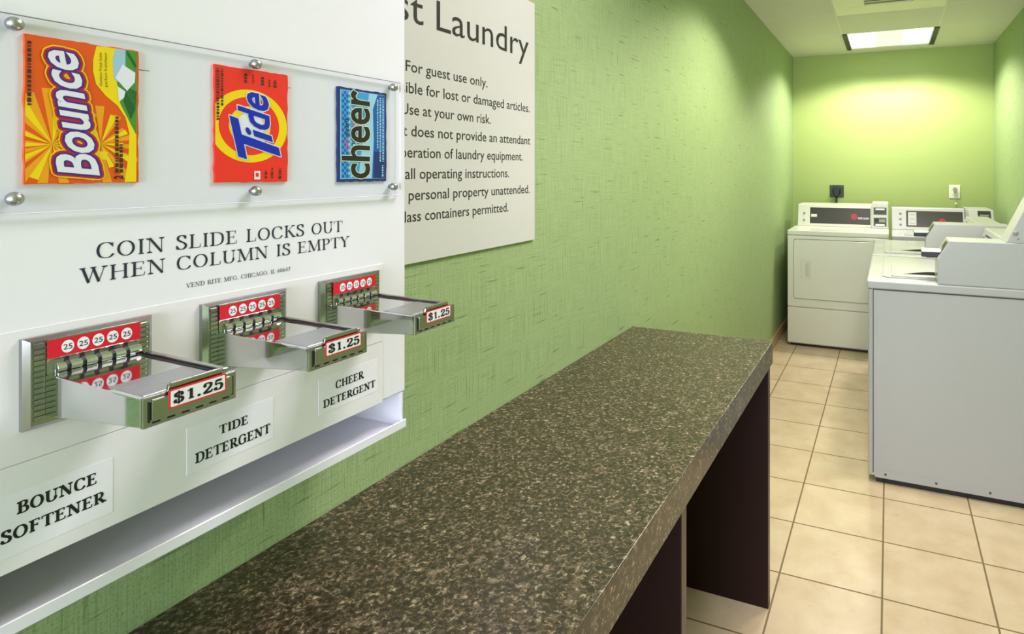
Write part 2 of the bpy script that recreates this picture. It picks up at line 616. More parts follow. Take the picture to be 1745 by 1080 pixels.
def place(mb, glyphs, origin, across, up, mat, fit=None):
    """map lettering onto a plane: origin = baseline start, across = vector of the whole run, up = vector of one cap height"""
    V, F = glyphs
    xs = [p[0] for p in V]
    x0, w = (min(xs), max(xs) - min(xs)) if fit is None else fit
    o, a, u = Vector(origin), Vector(across), Vector(up)
    # each stroke or letter sits a hair above the one before it, so that overlaps never share a plane
    par = list(range(len(V)))

    def root(i):
        while par[i] != i:
            par[i] = par[par[i]]
            i = par[i]
        return i
    for f in F:
        for i in f[1:]:
            par[root(i)] = root(f[0])
    ids = {}
    nrm = a.cross(u).normalized()
    lift = [nrm * (2.5e-6 * ids.setdefault(root(i), len(ids))) for i in range(len(V))]
    mb.add([o + a * ((x - x0) / w) + u * y + L for (x, y), L in zip(V, lift)], F, mat)


CAP = 0.73   # cap height of the built-in face at size 1


def capn(g, cap=None):
    V, F = g
    c = cap or CAP
    return [(x, y / c) for x, y in V], F


def clip_rect(poly, x0, x1, y0, y1):
    def cl(ps, f, inter):
        out = []
        for i, p in enumerate(ps):
            q = ps[(i + 1) % len(ps)]
            if f(p):
                out.append(p)
            if f(p) != f(q):
                out.append(inter(p, q))
        return out
    ix = lambda c: (lambda p, q: (c, p[1] + (q[1] - p[1]) * (c - p[0]) / (q[0] - p[0])))
    iy = lambda c: (lambda p, q: (p[0] + (q[0] - p[0]) * (c - p[1]) / (q[1] - p[1]), c))
    for f, g in ((lambda p: p[0] >= x0, ix(x0)), (lambda p: p[0] <= x1, ix(x1)), (lambda p: p[1] >= y0, iy(y0)), (lambda p: p[1] <= y1, iy(y1))):
        if poly:
            poly = cl(poly, f, g)
    return poly


# ------------------------------------------------------------------ the room
T = 0.10
struct(MB().box(WL - T, WR + T, YF - T, YB + T, -0.08, 0, FLOOR).build('floor'))
struct(MB().box(WL - T, WR + T, YF - T, YB + T, ZC + 0.13, ZC + 0.20, CEIL).build('trim_1'))   # slab above the hung ceiling
LX, LY = (-0.342, 0.350), (5.113, 5.768)                       # opening of the visible troffer
openings = [(5.113, 5.768), (2.62, 3.275), (0.972, 1.627)]
mb = MB()
y = YF - T
for a, b in sorted(openings):
    mb.box(WL - T, WR + T, y, a, ZC, ZC + 0.02, CEIL)
    mb.box(WL - T, LX[0], a, b, ZC, ZC + 0.02, CEIL)
    mb.box(LX[1], WR + T, a, b, ZC, ZC + 0.02, CEIL)
    y = b
mb.box(WL - T, WR + T, y, YB + T, ZC, ZC + 0.02, CEIL)
struct(mb.build('ceiling'))
struct(MB().box(WL - T, WL, YF - T, YB + T, 0, ZC + 0.13, GREEN_L).build('wall_left'))
struct(MB().box(WR, WR + T, YF - T, YB + T, 0, ZC + 0.13, GREEN_L).build('wall_right'))
struct(MB().box(WL, WR, YB, YB + T, 0, ZC + 0.13, GREEN_P).build('wall_back'))
mb = MB()
mb.box(WL, WR, YF - T, YF, 0, 0.75, DOORW).box(WL, WR, YF - T, YF, 2.15, ZC + 0.13, DOORW)
mb.box(WL, -0.65, YF - T, YF, 0.75, 2.15, DOORW).box(0.65, WR, YF - T, YF, 0.75, 2.15, DOORW)
struct(mb.build('wall_front'))
mb = MB()
for x0, x1, z0, z1 in ((-0.65, 0.65, 0.75, 0.80), (-0.65, 0.65, 2.10, 2.15), (-0.65, -0.60, 0.8, 2.1), (0.60, 0.65, 0.8, 2.1), (-0.02, 0.02, 0.8, 2.1)):
    mb.box(x0, x1, YF - 0.07, YF - 0.02, z0, z1, WHITE)
struct(mb.build('added_window'))  # unseen opening and frame, added to let the cool fill in
struct(MB().box(WL, WL + 0.012, YF, YB, 0, 0.095, BASEB).build('baseboard_left', bevel=0.003))
struct(MB().box(WR - 0.012, WR, YF, YB, 0, 0.095, BASEB).build('baseboard_right', bevel=0.003))
struct(MB().box(WL, WR, YB - 0.012, YB, 0, 0.095, BASEB).build('baseboard_back', bevel=0.003))


# ------------------------------------------------------------------ ceiling fittings
def troffer(y0, y1, label):
    t = thing('ceiling_light', label, 'ceiling light', ((LX[0] + LX[1]) / 2, (y0 + y1) / 2, ZC), group='recessed ceiling lights')
    hx, hy = (LX[1] - LX[0]) / 2, (y1 - y0) / 2
    h = MB()
    for a in (-1, 1):
        h.box(min(a * hx, a * (hx - .004)), max(a * hx, a * (hx - .004)), -hy, hy, 0.0, 0.10, APPL)
        h.box(-hx, hx, min(a * hy, a * (hy - .004)), max(a * hy, a * (hy - .004)), 0.0, 0.10, APPL)
    h.box(-hx, hx, -hy, hy, 0.10, 0.104, APPL)
    h.build('housing', t)
    for a in (-1, 1):
        x0, x1 = sorted((a * (hx + .012), a * (hx - .026)))
        MB().box(x0, x1, -hy - .004, hy + .004, -0.010, 0.0, PLASTIC).build('end_trim', t)['label'] = 'black end strip of the light'
    third = (2 * hx - .056) / 3
    for k in range(3):
        x0 = -hx + .028 + k * third
        d = MB()
        n = 10
        zz = lambda i: 0.006 + (0.0045 * math.sin(i * 1.9) if k == 1 else 0.0015 * math.sin(i * 1.3))
        for i in range(n):
            ya, yb = -hy + .006 + (2 * hy - .012) * i / n, -hy + .006 + (2 * hy - .012) * (i + 1) / n
            d.add([(x0, ya, zz(i)), (x0 + third - .003, ya, zz(i)), (x0 + third - .003, yb, zz(i + 1)), (x0, yb, zz(i + 1))], [(0, 1, 2, 3)],
                  DIFF2 if k == 1 else DIFF)
        d.build('diffuser_panel', t)
    return t


troffer(5.113, 5.768, 'lit square ceiling light with black end strips near the back wall')
troffer(2.62, 3.275, 'recessed ceiling light above the two washers by the right wall')
troffer(0.972, 1.627, 'added unseen ceiling light above the white vending box')  # unseen fixture added to house the front lamp

vt = thing('ceiling_vent', 'cream square ceiling vent in front of the lit ceiling light', 'vent', (0.0, 4.09, ZC))
mb = MB()
hv, hw = 0.345, 0.345
for a, b, c, d in ((-hw, hw, -hv, -hv + .195), (-hw, hw, hv - .195, hv), (-hw, -hw + .195, -hv + .195, hv - .195), (hw - .195, hw, -hv + .195, hv - .195)):
    mb.box(a, b, c, d, -0.014, 0, plain('vent_cream', srgb(236, 234, 206), 0.5) if 'vent_cream' not in bpy.data.materials else bpy.data.materials['vent_cream'])
mb.build('frame', vt, bevel=0.003)
mb = MB()
mb.box(-hw + .195, hw - .195, -hv + .195, hv - .195, -0.004, -0.001, bpy.data.materials['vent_cream'])
mb.build('backing', vt)
for k in range(5):
    yk = -hv + .225 + k * .060
    mb = MB()
    mb.prism([(yk - .018, -.013), (yk - .015, -.013), (yk + .018, -.005), (yk + .015, -.005)], 'x', -hw + .195, hw - .195, bpy.data.materials['vent_cream'])
    mb.build('louver', vt)


# ------------------------------------------------------------------ vending box (face plane x = FX)
FX = -0.72
BY0, BY1 = 0.228, 0.7438
Z_FACE, Z_TRAY = 1.0855, 1.028
vend = thing('laundry_vending_machine', 'white wall-mounted soap vending box with three chrome coin slides above the counter', 'vending machine', (WL, (BY0 + BY1) / 2, Z_TRAY))
OFF = Vector(vend.location)


def vpart(mb, name, parent=None, bevel=0.0, seg=2):
    """part of the vending box given in room coordinates"""
    mb.v = [tuple(Vector(p) - OFF) for p in mb.v]
    return mb.build(name, parent or vend, bevel, seg)


mb = MB()
mb.box(WL, FX, BY0, BY1, Z_FACE + 0.0004, 1.86, WHITE)
vpart(mb, 'cabinet', bevel=0.0025)
mb = MB()
mb.box(WL, FX - 0.012, BY0 + .004, BY1 - .0075, 1.031, 1.0325, WHITE)                  # floor of the tray
mb.box(WL, WL + .003, BY0 + .004, BY1 - .0075, 1.0325, Z_FACE, WHITE)
for a, b in ((BY1 - .0075, BY1 - .0035), (BY0 + .0035, BY0 + .0075)):
    mb.box(WL, FX - .001, a, b, 1.029, Z_FACE, WHITE)
mb.prism([(FX - .013, 1.031), (FX - .001, 1.0395), (FX - .001, 1.0415), (FX + .002, 1.0415), (FX + .002, 1.0285), (FX - .013, 1.0285)], 'y', BY0 + .001, BY1 + .0005, WHITE)
vpart(mb, 'delivery_tray', bevel=0.0008, seg=1)
# thin face plates
mb = MB()
mb.box(FX, FX + .0016, BY0 + .002, .6972, 1.1785, 1.2972, SHEET)
vpart(mb, 'coin_plate', bevel=0.0006, seg=1)
mb = MB()
mb.box(FX, FX + .0011, BY0 + .002, .6966, 1.0848, 1.1779, SHEET)
vpart(mb, 'label_plate', bevel=0.0004, seg=1)


def q(u, v, x=FX):
    return on_x(u, v, x)


XT = FX + 0.0003


def run(mb, glyphs, bl, br, tl, mat, x=XT, fit=None):
    """lettering between a baseline start, a baseline end and a cap-height point (pixels of the frame, on the plane x)"""
    o, e, t = q(*bl, x), q(*br, x), q(*tl, x)
    place(mb, glyphs, o, e - o, t - o, mat, fit)


def on_face(y0, y1, z0, h, glyphs, mb, mat, x=XT, dz=0.0, fit=None):
    place(mb, glyphs, (x, y0, z0), (0, y1 - y0, dz), (0, 0, h), mat, fit)


NAVY = plain('navy_print', srgb(38, 38, 62), 0.5)
mb = MB()
on_face(.3397, .6245, 1.3530, .0156, roman('COIN SLIDE LOCKS OUT', .135, .04, .10, .07), mb, NAVY)
on_face(.3262, .6362, 1.3306, .0150, roman('WHEN COLUMN IS EMPTY', .135, .04, .10, .07), mb, NAVY)
vpart(mb, 'notice_lettering')['label'] = 'dark blue printed notice in roman capitals'
mb = MB()
on_face(.4204, .5444, 1.3098, .0050, roman('VEND RITE MFG. CHICAGO, IL 60647', .13, .05, .10, .06), mb, NAVY)
vpart(mb, 'maker_lettering')['label'] = 'small dark maker line'
# paper labels
XL = FX + .0014
for (y0, y1, z0, z1), w1, w2 in (
        ((.258, .3525, 1.0985, 1.153), ('BOUNCE', .2813, .3391, 1.1336, .0108), ('SOFTENER', .2705, .3470, 1.1125, .0108)),
        ((.4204, .5208, 1.1028, 1.1545), ('TIDE', .4548, .4883, 1.1338, .0102), ('DETERGENT', .4289, .5164, 1.1118, .0113)),
        ((.5850, .6865, 1.1060, 1.1545), ('CHEER', .6120, .6612, 1.1335, .0108), ('DETERGENT', .5923, .6817, 1.1136, .0105))):
    mb = MB()
    mb.box(FX + .0011, XL, y0, y1, z0, z1, PAPER)
    for word, a, b, z, h in (w1, w2):
        on_face(a, b, z, h, roman(word, .23, .095, .10, .09), mb, INK, XL + .0002)
    vpart(mb, 'column_label')['label'] = 'white paper label reading ' + w1[0].title().replace('Bounce', 'softener').replace('Tide', 'detergent, middle').replace('Cheer', 'detergent, right')

for a, b, z in ((.3745, .3850, 1.5440), (.5400, .5455, 1.5465)):
    mb = MB()
    mb.box(FX, FX + .0003, a, b, z, z + .0005, INK)
    vpart(mb, 'pen_mark')

# clear window with six dome nuts
mb = MB()
mb.box(FX + .0045, FX + .0072, BY0 + .006, .7265, 1.4020, 1.5770, ACRYLIC)
mb.box(FX + .0045, FX + .0072, BY0 + .006, .7268, 1.5770, 1.5778, plain('acrylic_edge_shading', srgb(150, 158, 158), 0.4))  # shading line along the sheet's top edge, painted grey
mb.box(FX + .0045, FX + .0074, BY0 + .006, .7268, 1.4010, 1.4020, PAPER)  # brightness of the lower and right edges put in as white
mb.box(FX + .0045, FX + .0072, .7265, .7272, 1.4010, 1.5778, PAPER)
win = vpart(mb, 'acrylic_window', bevel=0.0008, seg=1)
for yy in (.2771, .4933, .7110):
    for zz in (1.5686, 1.4148):
        mb = MB()
        mb.lathe((FX, yy, zz), (1, 0, 0), [(.0032, 0), (.0032, .0072)], STEEL, 16)
        mb.lathe((FX + .0072, yy, zz), (1, 0, 0), [(.0062, 0), (.0062, .0022), (.0058, .0040), (.0046, .0060), (.0026, .0074), (.0004, .0079)], STEEL, 24)
        vpart(mb, 'dome_nut')['label'] = 'grey steel dome nut'


# coin mechanisms
def coin_slide(y0):
    P = lambda d, y, z: (FX + d, y0 + y, z)

    def bx(mb, d0, d1, a, b, z0, z1, mat):
        mb.box(FX + d0, FX + d1, y0 + a, y0 + b, z0, z1, mat)
    mb = MB()
    # bevelled face plate
    lo = [(0, 1.2070), (.1010, 1.2070), (.1010, 1.2892), (0, 1.2892)]
    hi = [(.0042, 1.2108), (.0968, 1.2108), (.0968, 1.2862), (.0042, 1.2862)]
    mb.rings([[P(.0016, *p) for p in lo], [P(.0070, *p) for p in lo], [P(.0110, *p) for p in hi]], CHROME2, smooth=False)
    # ribbed columns
    for a in (.0058, .0868):
        for k in range(14):
            z = 1.2145 + k * .0050
            mb.prism([(FX + .0110, z), (FX + .0110, z + .0044), (FX + .0122, z + .0040), (FX + .0122, z + .0006)], 'y', y0 + a, y0 + a + .0078, CHROME2)
    # hood over the coin slots
    mb.prism([(FX + .0110, 1.2545), (FX + .0110, 1.2862), (FX + .0142, 1.2862), (FX + .0142, 1.2690), (FX + .0128, 1.2662), (FX + .0128, 1.2545)], 'y', y0 + .0144, y0 + .0864, CHROME2)
    root = vpart(mb, 'coin_slide')
    # red denomination strip
    mb = MB()
    mb.prism([(y0 + .0142, 1.2688), (y0 + .0866, 1.2688), (y0 + .0866, 1.2852), (y0 + .0142, 1.2852)], 'x', FX + .0142, FX + .0147, RED)
    dig = capn(sans('25', 0.004))
    for k in range(5):
        yc = y0 + .0286 + k * .01155
        mb.add([(FX + .0149, yc + .0047 * math.cos(t), 1.2770 + .0058 * math.sin(t)) for t in (2 * math.pi * i / 28 for i in range(28))],
               [tuple(range(28))], PAPER)
        place(mb, dig, (FX + .0151, yc - .0033, 1.2744), (0, .0066, 0), (0, 0, .0052), INK)
    vpart(mb, 'denomination_strip', root)['label'] = 'red strip with five white 25 discs'
    # notched bar below the strip
    mb = MB()
    prof = [(FX + .0128, 1.2548), (FX + .0128, 1.2638), (FX + .0150, 1.2632), (FX + .0172, 1.2612), (FX + .0180, 1.2585), (FX + .0172, 1.2560), (FX + .0150, 1.2548)]
    edges = [.0205] + [.0286 + k * .01155 for k in range(5)] + [.0866]
    for k in range(6):
        a, b = edges[k] + (.0015 if k else 0), edges[k + 1] - (.0015 if k < 5 else 0)
        mb.prism(prof, 'y', y0 + a, y0 + b, CHROME)
    vpart(mb, 'notched_bar', root, bevel=0.0004, seg=2)
    mb = MB()
    for k in range(5):
        yc = y0 + .0286 + k * .01155
        mb.prism([(FX + .0126, 1.2548), (FX + .0126, 1.2690), (FX + .0136, 1.2690), (FX + .0138, 1.2640), (FX + .0166, 1.2606), (FX + .0168, 1.2575), (FX + .0150, 1.2548)],
                 'y', yc - .0015, yc + .0015, SLOT)
    vpart(mb, 'coin_slots', root)
    # the sliding tray
    a, b = .0137, .0881
    xf = FX + .160
    mb = MB()
    side = [(FX + .0110, 1.2172), (xf - .006, 1.2288), (xf - .006, 1.2528), (FX + .0110, 1.2555)]
    mb.prism(side, 'y', y0 + a, y0 + b, CHROME)
    tray = vpart(mb, 'slide_tray', root, bevel=0.0009, seg=2)
    mb = MB()                                                                       # guide rail on the far side of the top
    mb.prism([(FX + .0135, 1.2545), (xf - .012, 1.2522), (xf - .012, 1.2560), (FX + .0135, 1.2585)], 'y', y0 + b - .0052, y0 + b - .0006, CHROME2)
    mb.prism([(FX + .020, 1.2550), (xf - .016, 1.2530), (xf - .016, 1.2537), (FX + .020, 1.2558)], 'y', y0 + b - .0085, y0 + b - .0052, SLOT)
    vpart(mb, 'guide_rail', root, bevel=0.0005, seg=1)
    mb = MB()                                                                       # worn plate let into the front half of the top
    zt = lambda d: 1.2555 - (d - .0110) * (.0027 / .143)
    d0, d1, ya, yb_ = .100, .150, y0 + a + .0042, y0 + b - .0100
    mb.add([(FX + d, yy, zt(d) + h) for h in (-.0003, .0005) for d, yy in ((d0, ya), (d1, ya), (d1, yb_), (d0, yb_))],
           [(0, 1, 2, 3), (4, 5, 6, 7), (0, 1, 5, 4), (1, 2, 6, 5), (2, 3, 7, 6), (3, 0, 4, 7)], WORN)
    vpart(mb, 'top_plate', root, bevel=0.0003, seg=1)['label'] = 'scuffed grey metal plate'
    # front plate with raised middle
    mb = MB()
    front = [(a - .0004, 1.2285), (b + .0004, 1.2285), (b + .0004, 1.2540), (.0772, 1.2540), (.0762, 1.2590), (.0740, 1.2603), (.0345, 1.2603), (.0327, 1.2590), (.0317, 1.2540), (a - .0004, 1.2540)]
    mb.prism([(y0 + p, z) for p, z in front], 'x', xf - .0062, xf - .0018, CHROME2)
    fp = vpart(mb, 'front_plate', root, bevel=0.0012, seg=2)
    mb = MB()
    mb.prism([(y0 + p, z) for p, z in rrect(a + .0050, b - .0045, 1.2338, 1.2508, .0015, 3)], 'x', xf - .0018, xf + .0004, CHROME2)
    vpart(mb, 'raised_pad', root, bevel=0.0006, seg=2)
    mb = MB()
    for k in range(6):
        yk = y0 + .0200 + k * .0112
        bx(mb, xf - FX - .0018, xf - FX - .0012, yk - y0, yk - y0 + .0056, 1.2315, 1.2327, SLOT)
    bx(mb, xf - FX - .0018, xf - FX - .0012, a + .0030, a + .0046, 1.2330, 1.2500, SLOT)
    bx(mb, xf - FX - .0018, xf - FX - .0012, b - .0042, b - .0028, 1.2330, 1.2500, SLOT)
    vpart(mb, 'front_slots', root)
    # price tag
    mb = MB()
    t0, t1, z0, z1 = y0 + .0306, y0 + .0778, 1.2392, 1.2556
    mb.prism(rrect(t0, t1, z0, z1, .0022), 'x', xf + .0004, xf + .0009, TAGRED)
    mb.prism(rrect(t0 + .0015, t1 - .0015, z0 + .0015, z1 - .0015, .0010), 'x', xf + .0009, xf + .0011, PAPER)
    place(mb, roman('$1.25', .21, .11, .10, .06), (xf + .0013, t0 + .0032, z0 + .0037), (0, t1 - t0 - .0064, 0), (0, 0, .0090), INK)
    vpart(mb, 'price_tag', root)['label'] = 'white price tag with red border reading $1.25'
    return root


for k in range(3):
    coin_slide(0.2826 + k * 0.1505)


# ------------------------------------------------------------------ soap packets behind the window
def packet(name, label, y0, y1, z0, z1, edge_mat, seed):
    """thin torn-edged packet; returns a builder in room coordinates and its print plane"""
    random.seed(seed)
    mb = MB()
    pts = []
    n = 16
    j = lambda: random.uniform(-.0006, .0006)
    for k in range(n):
        pts.append((y0 + (y1 - y0) * k / n, z0 + j()))
    for k in range(n):
        pts.append((y1 + j(), z0 + (z1 - z0) * k / n))
    for k in range(n):
        pts.append((y1 + (y0 - y1) * k / n, z1 + j()))
    for k in range(n):
        pts.append((y0 + j(), z1 + (z0 - z1) * k / n))
    mb.prism(pts, 'x', FX + .0002, FX + .0030, edge_mat)
    return mb


XP = FX + .0030


def finish(mb, name, label, cat):
    ys = [p[1] for p in mb.v]
    c = Vector((FX, (min(ys) + max(ys)) / 2, min(p[2] for p in mb.v)))
    mb.v = [tuple(Vector(p) - c) for p in mb.v]
    o = mb.build(name)
    o.location = c
    return tag(o, label, cat, 'soap packets behind the clear window')


def layer(mb, poly, k, mat, rect=None):
    if rect:
        poly = clip_rect(poly, *rect)
    if poly and len(poly) > 2:
        x = XP + .00008 * k + 1.5e-6 * (len(mb.f) % 40)
        mb.add([(x, y, z) for y, z in poly], [tuple(range(len(poly)))], mat)


def lin(u, v):
    p = q(u, v, XP)
    return (p.y, p.z)


def glyph_run(mb, glyphs, bl, br, up_from, up_to, mat, k, fit=None, halo=0.0):
    if halo and not isinstance(halo, tuple):
        for i in range(14):
            t = 2 * math.pi * i / 14
            glyph_run(mb, glyphs, bl, br, up_from, up_to, mat, k + .22 * i, fit, (halo * math.cos(t), halo * math.sin(t)))
        return
    x = XP + .00008 * k
    o, e = q(*bl, x), q(*br, x)
    up = q(*up_to, x) - q(*up_from, x)
    if halo:
        d = Vector((0, halo[0], halo[1]))
        o, e = o + d, e + d
    place(mb, glyphs, o, e - o, up, mat, fit)


def micro(mb, rows, k, mat, seed):
    """rows of print too small to read, as short dashes along the packet's height: (y, z0, z1, width)"""
    random.seed(seed)
    for y, z0, z1, w in rows:
        z = z0
        while z < z1:
            L = random.uniform(.0012, .0045)
            layer(mb, [(y - w / 2, z), (y + w / 2, z), (y + w / 2, min(z + L, z1)), (y - w / 2, min(z + L, z1))], k, mat)
            z += L + .0012


ORANGE = plain('packet_orange', srgb(240, 92, 22), 0.35)
YELLOW = plain('packet_yellow', srgb(255, 222, 16), 0.35)
AMBER = plain('packet_amber', srgb(252, 168, 26), 0.35)
PURPLE = plain('packet_purple', srgb(84, 40, 138), 0.35)
LTRED = plain('packet_letter_red', srgb(206, 34, 58), 0.35)
LILAC = plain('packet_white_lettering', srgb(240, 240, 250), 0.35)
MEADOW = plain('packet_green', srgb(74, 150, 58), 0.4)
MEADOW2 = plain('packet_dark_green', srgb(34, 98, 44), 0.4)
SKYB = plain('packet_sky', srgb(168, 206, 230), 0.4)
DKPRINT = plain('packet_dark_print', srgb(64, 44, 34), 0.5)
TRED = plain('packet_red', srgb(252, 52, 40), 0.35)
TBLUE = plain('packet_blue', srgb(16, 40, 186), 0.35)
NAVYP = plain('packet_navy', srgb(30, 50, 120), 0.35)
CBLUE = plain('packet_light_blue', srgb(66, 166, 226), 0.35)
CBLUE2 = plain('packet_mid_blue', srgb(24, 96, 176), 0.35)
CPALE = plain('packet_pale_blue', srgb(166, 214, 242), 0.35)
CDARK = plain('packet_dark_lettering', srgb(44, 32, 30), 0.35)
CHALO = plain('packet_halo', srgb(222, 240, 214), 0.35)
PINK = plain('packet_pink_print', srgb(226, 84, 122), 0.4)

Y0, Y1, Z0, Z1 = .2856, .3735, 1.4275, 1.5625
R1 = (Y0 + .0006, Y1 - .0006, Z0 + .0006, Z1 - .0006)
mb = packet('p', '', Y0, Y1, Z0, Z1, ORANGE, 3)


def Zb(x, y):
    return (x / 3.0, y / 3.0)


for (cx, cy), n0, nr, ph, mat, big in ((Zb(268, 738), 0, 17, .1, AMBER, .052), (Zb(515, 735), 0, 15, .3, AMBER, .040),
                                       (Zb(268, 738), 0, 11, .35, YELLOW, .047), (Zb(515, 735), 0, 10, .0, YELLOW, .034)):
    c = lin(cx, cy)
    for i in range(nr):
        t = 2 * math.pi * (i + .13 * math.sin(5 * i)) / nr + ph
        r = big * (.55 + .45 * abs(math.sin(2.7 * i + ph)))
        w = .10
        layer(mb, [c, (c[0] + r * math.cos(t - w), c[1] + r * math.sin(t - w)), (c[0] + r * math.cos(t + w), c[1] + r * math.sin(t + w))],
              1 if mat is AMBER else 2, mat, R1)
# yellow sweep, sky and meadow along the right edge
sweep = [lin(*Zb(*p)) for p in ((492, 236), (476, 300), (474, 360), (490, 430), (540, 490), (600, 540), (640, 600), (660, 680), (656, 800), (634, 940), (696, 944), (698, 250))]
layer(mb, sweep, 3, YELLOW, R1)
mead = [lin(*Zb(*p)) for p in ((622, 248), (590, 290), (582, 360), (600, 440), (614, 530), (660, 620), (696, 690), (698, 250))]
layer(mb, mead, 4, MEADOW, R1)
layer(mb, [lin(*Zb(*p)) for p in ((590, 250), (575, 300), (580, 400), (600, 420), (640, 350), (640, 250))], 5, SKYB, R1)
layer(mb, [lin(*Zb(*p)) for p in ((640, 440), (630, 520), (668, 610), (690, 560), (698, 470))], 5, MEADOW2, R1)
for k in range(9):
    a = (640 + 6 * k, 470 + 10 * k)
    layer(mb, [lin(*Zb(a[0], a[1])), lin(*Zb(a[0] + 4, a[1])), lin(*Zb(a[0] + 22 - k, a[1] - 60))], 6, MEADOW, R1)
    layer(mb, [lin(*Zb(648 + 5 * k, 262 + 8 * k)), lin(*Zb(655 + 5 * k, 262 + 8 * k)), lin(*Zb(652 + 5 * k, 290 + 8 * k))], 6, MEADOW2, R1)
layer(mb, [lin(*Zb(*p)) for p in ((624, 330), (690, 372), (688, 420), (648, 465), (588, 398))], 7, LILAC, R1)
layer(mb, [lin(*Zb(*p)) for p in ((598, 440), (640, 468), (632, 500), (606, 520))], 7, LILAC, R1)
# the big name
A, B = (168.3, 297.5), (128.5, 92.0)
U0_, U1_ = (168.3, 297.5), (96.0, 296.0)
body = capn(sans('Bounce', 0.0, 0.10))
xs = [p[0] for p in body[0]]
fit = (min(xs), max(xs) - min(xs))
for halo, mat, k in ((.0048, YELLOW, 8), (.0036, LTRED, 11.5), (.0019, PURPLE, 15), (0, LILAC, 19)):
    glyph_run(mb, capn(sans('Bounce', .020, 0.10)), A, B, U0_, U1_, mat, k, fit, halo)
glyph_run(mb, capn(sans('2', .02)), Zb(630, 916), Zb(628, 896), Zb(630, 916), Zb(584, 916), INK, 8)
for i, wd in enumerate(('Outdoor Fresh Scent', 'parfum fraîcheur')):
    glyph_run(mb, capn(sans(wd)), Zb(522 + 26 * i, 440 + 4 * i), Zb(520 + 26 * i, 268), Zb(522, 440), Zb(508, 440), DKPRINT, 8)
py, _ = lin(*Zb(148, 400))
micro(mb, [(py, 1.4985, 1.5575, .0026)], 8, DKPRINT, 1)
pz = lin(*Zb(590, 890))
micro(mb, [(lin(*Zb(596, 700))[0], Z0 + .010, Z0 + .066, .0028), (lin(*Zb(618, 800))[0], Z0 + .010, Z0 + .040, .0028)], 8, DKPRINT, 2)
finish(mb, 'softener_packet', 'orange softener packet with yellow sunburst and tall white lettering', 'packet')

# second packet: red with yellow ring
Y0, Y1, Z0, Z1 = .4490, .5388, 1.4255, 1.5620
mb = packet('p', '', Y0, Y1, Z0, Z1, TRED, 5)
R2 = (Y0 + .0005, Y1 - .0005, Z0 + .0005, Z1 - .0005)


def Zt(x, y):
    return (350 + x / 4.32, 90 + y / 4.32)


cy_, cz_ = lin(*Zt(330, 540))
ro_y, ro_z = .0462, .0452
ell = lambda ry, rz: [(cy_ + ry * math.cos(t), cz_ + rz * math.sin(t)) for t in (2 * math.pi * i / 64 for i in range(64))]
layer(mb, ell(.0478, .0440), 1, YELLOW, R2)
layer(mb, ell(.0370, .0350), 2, TRED, R2)
layer(mb, ell(.0255, .0240), 3, YELLOW, R2)
layer(mb, ell(.0165, .0155), 4, LILAC, R2)
for halo, mat, k in ((.0013, LILAC, 5), (0, TBLUE, 12)):
    for word, bl, br, up in (('T', (566, 858), (512, 596), (228, 748)), ('i', (494, 656), (484, 612), (271, 582)), ('de', (474, 580), (454, 330), (238, 505))):
        xs = [p[0] for p in sans(word)[0]]
        glyph_run(mb, capn(sans(word, .012 if word == 'i' else .022), .75 if word == 'i' else None), Zt(*bl), Zt(*br), Zt(*bl), Zt(*up), mat, k + (.3 if word == 'T' else 0), (min(xs), max(xs) - min(xs)), halo)
micro(mb, [(lin(*Zt(90, 300))[0], 1.498, 1.558, .0030), (lin(*Zt(122, 240))[0], 1.515, 1.558, .0022), (lin(*Zt(295, 180))[0], 1.545, 1.557, .0030),
           (lin(*Zt(350, 220))[0], 1.546, 1.556, .0018), (lin(*Zt(420, 200))[0], 1.545, 1.555, .0034), (lin(*Zt(470, 230))[0], 1.544, 1.553, .0018), (lin(*Zt(512, 220))[0], 1.544, 1.553, .0034),
           (lin(*Zt(445, 890))[0], 1.430, 1.440, .0022), (lin(*Zt(490, 890))[0], 1.430, 1.443, .0022), (lin(*Zt(548, 890))[0], 1.429, 1.442, .0034)], 7, DKPRINT, 7)
layer(mb, [lin(*Zt(*p)) for p in ((358, 870), (402, 870), (402, 932), (358, 932))], 7, LILAC)
layer(mb, [lin(*Zt(*p)) for p in ((368, 884), (390, 884), (390, 912), (368, 912))], 8, TRED)
finish(mb, 'detergent_packet', 'red detergent packet with a yellow ring and blue lettering', 'packet')

# third packet: blue
Y0, Y1, Z0, Z1 = .6144, .7020, 1.4235, 1.5580
mb = packet('p', '', Y0, Y1, Z0, Z1, NAVYP, 9)
W, H = Y1 - Y0, Z1 - Z0
N = lambda s, t: (Y0 + W * s, Z0 + H * t)
layer(mb, [N(.045, .03), N(.96, .03), N(.96, .975), N(.045, .975)], 1, CPALE)
layer(mb, [N(.06, .035), N(.955, .035), N(.955, .97), N(.06, .97)], 2, CBLUE)
layer(mb, [N(.40, .035), N(.955, .035), N(.955, .97), N(.62, .97), N(.52, .60)], 3, CPALE)
layer(mb, [N(.68, .035), N(.955, .035), N(.955, .97), N(.80, .97), N(.70, .80), N(.72, .45)], 4, CBLUE2)
layer(mb, [N(.72, .035), N(.955, .035), N(.955, .33), N(.72, .33)], 5, NAVYP)
random.seed(4)
for i in range(7):
    for jx in range(30):
        if (i + jx) % 2 == 0 and random.random() < (1.0 if i < 4 else .5):
            s, t = .075 + i * .042, .045 + jx * .0305
            layer(mb, [N(s, t), N(s + .040, t), N(s + .040, t + .029), N(s, t + .029)], 4, CBLUE2 if i < 3 else CPALE)


def Zc(x, y):
    return (560 + x / 5.146, 130 + y / 5.146)


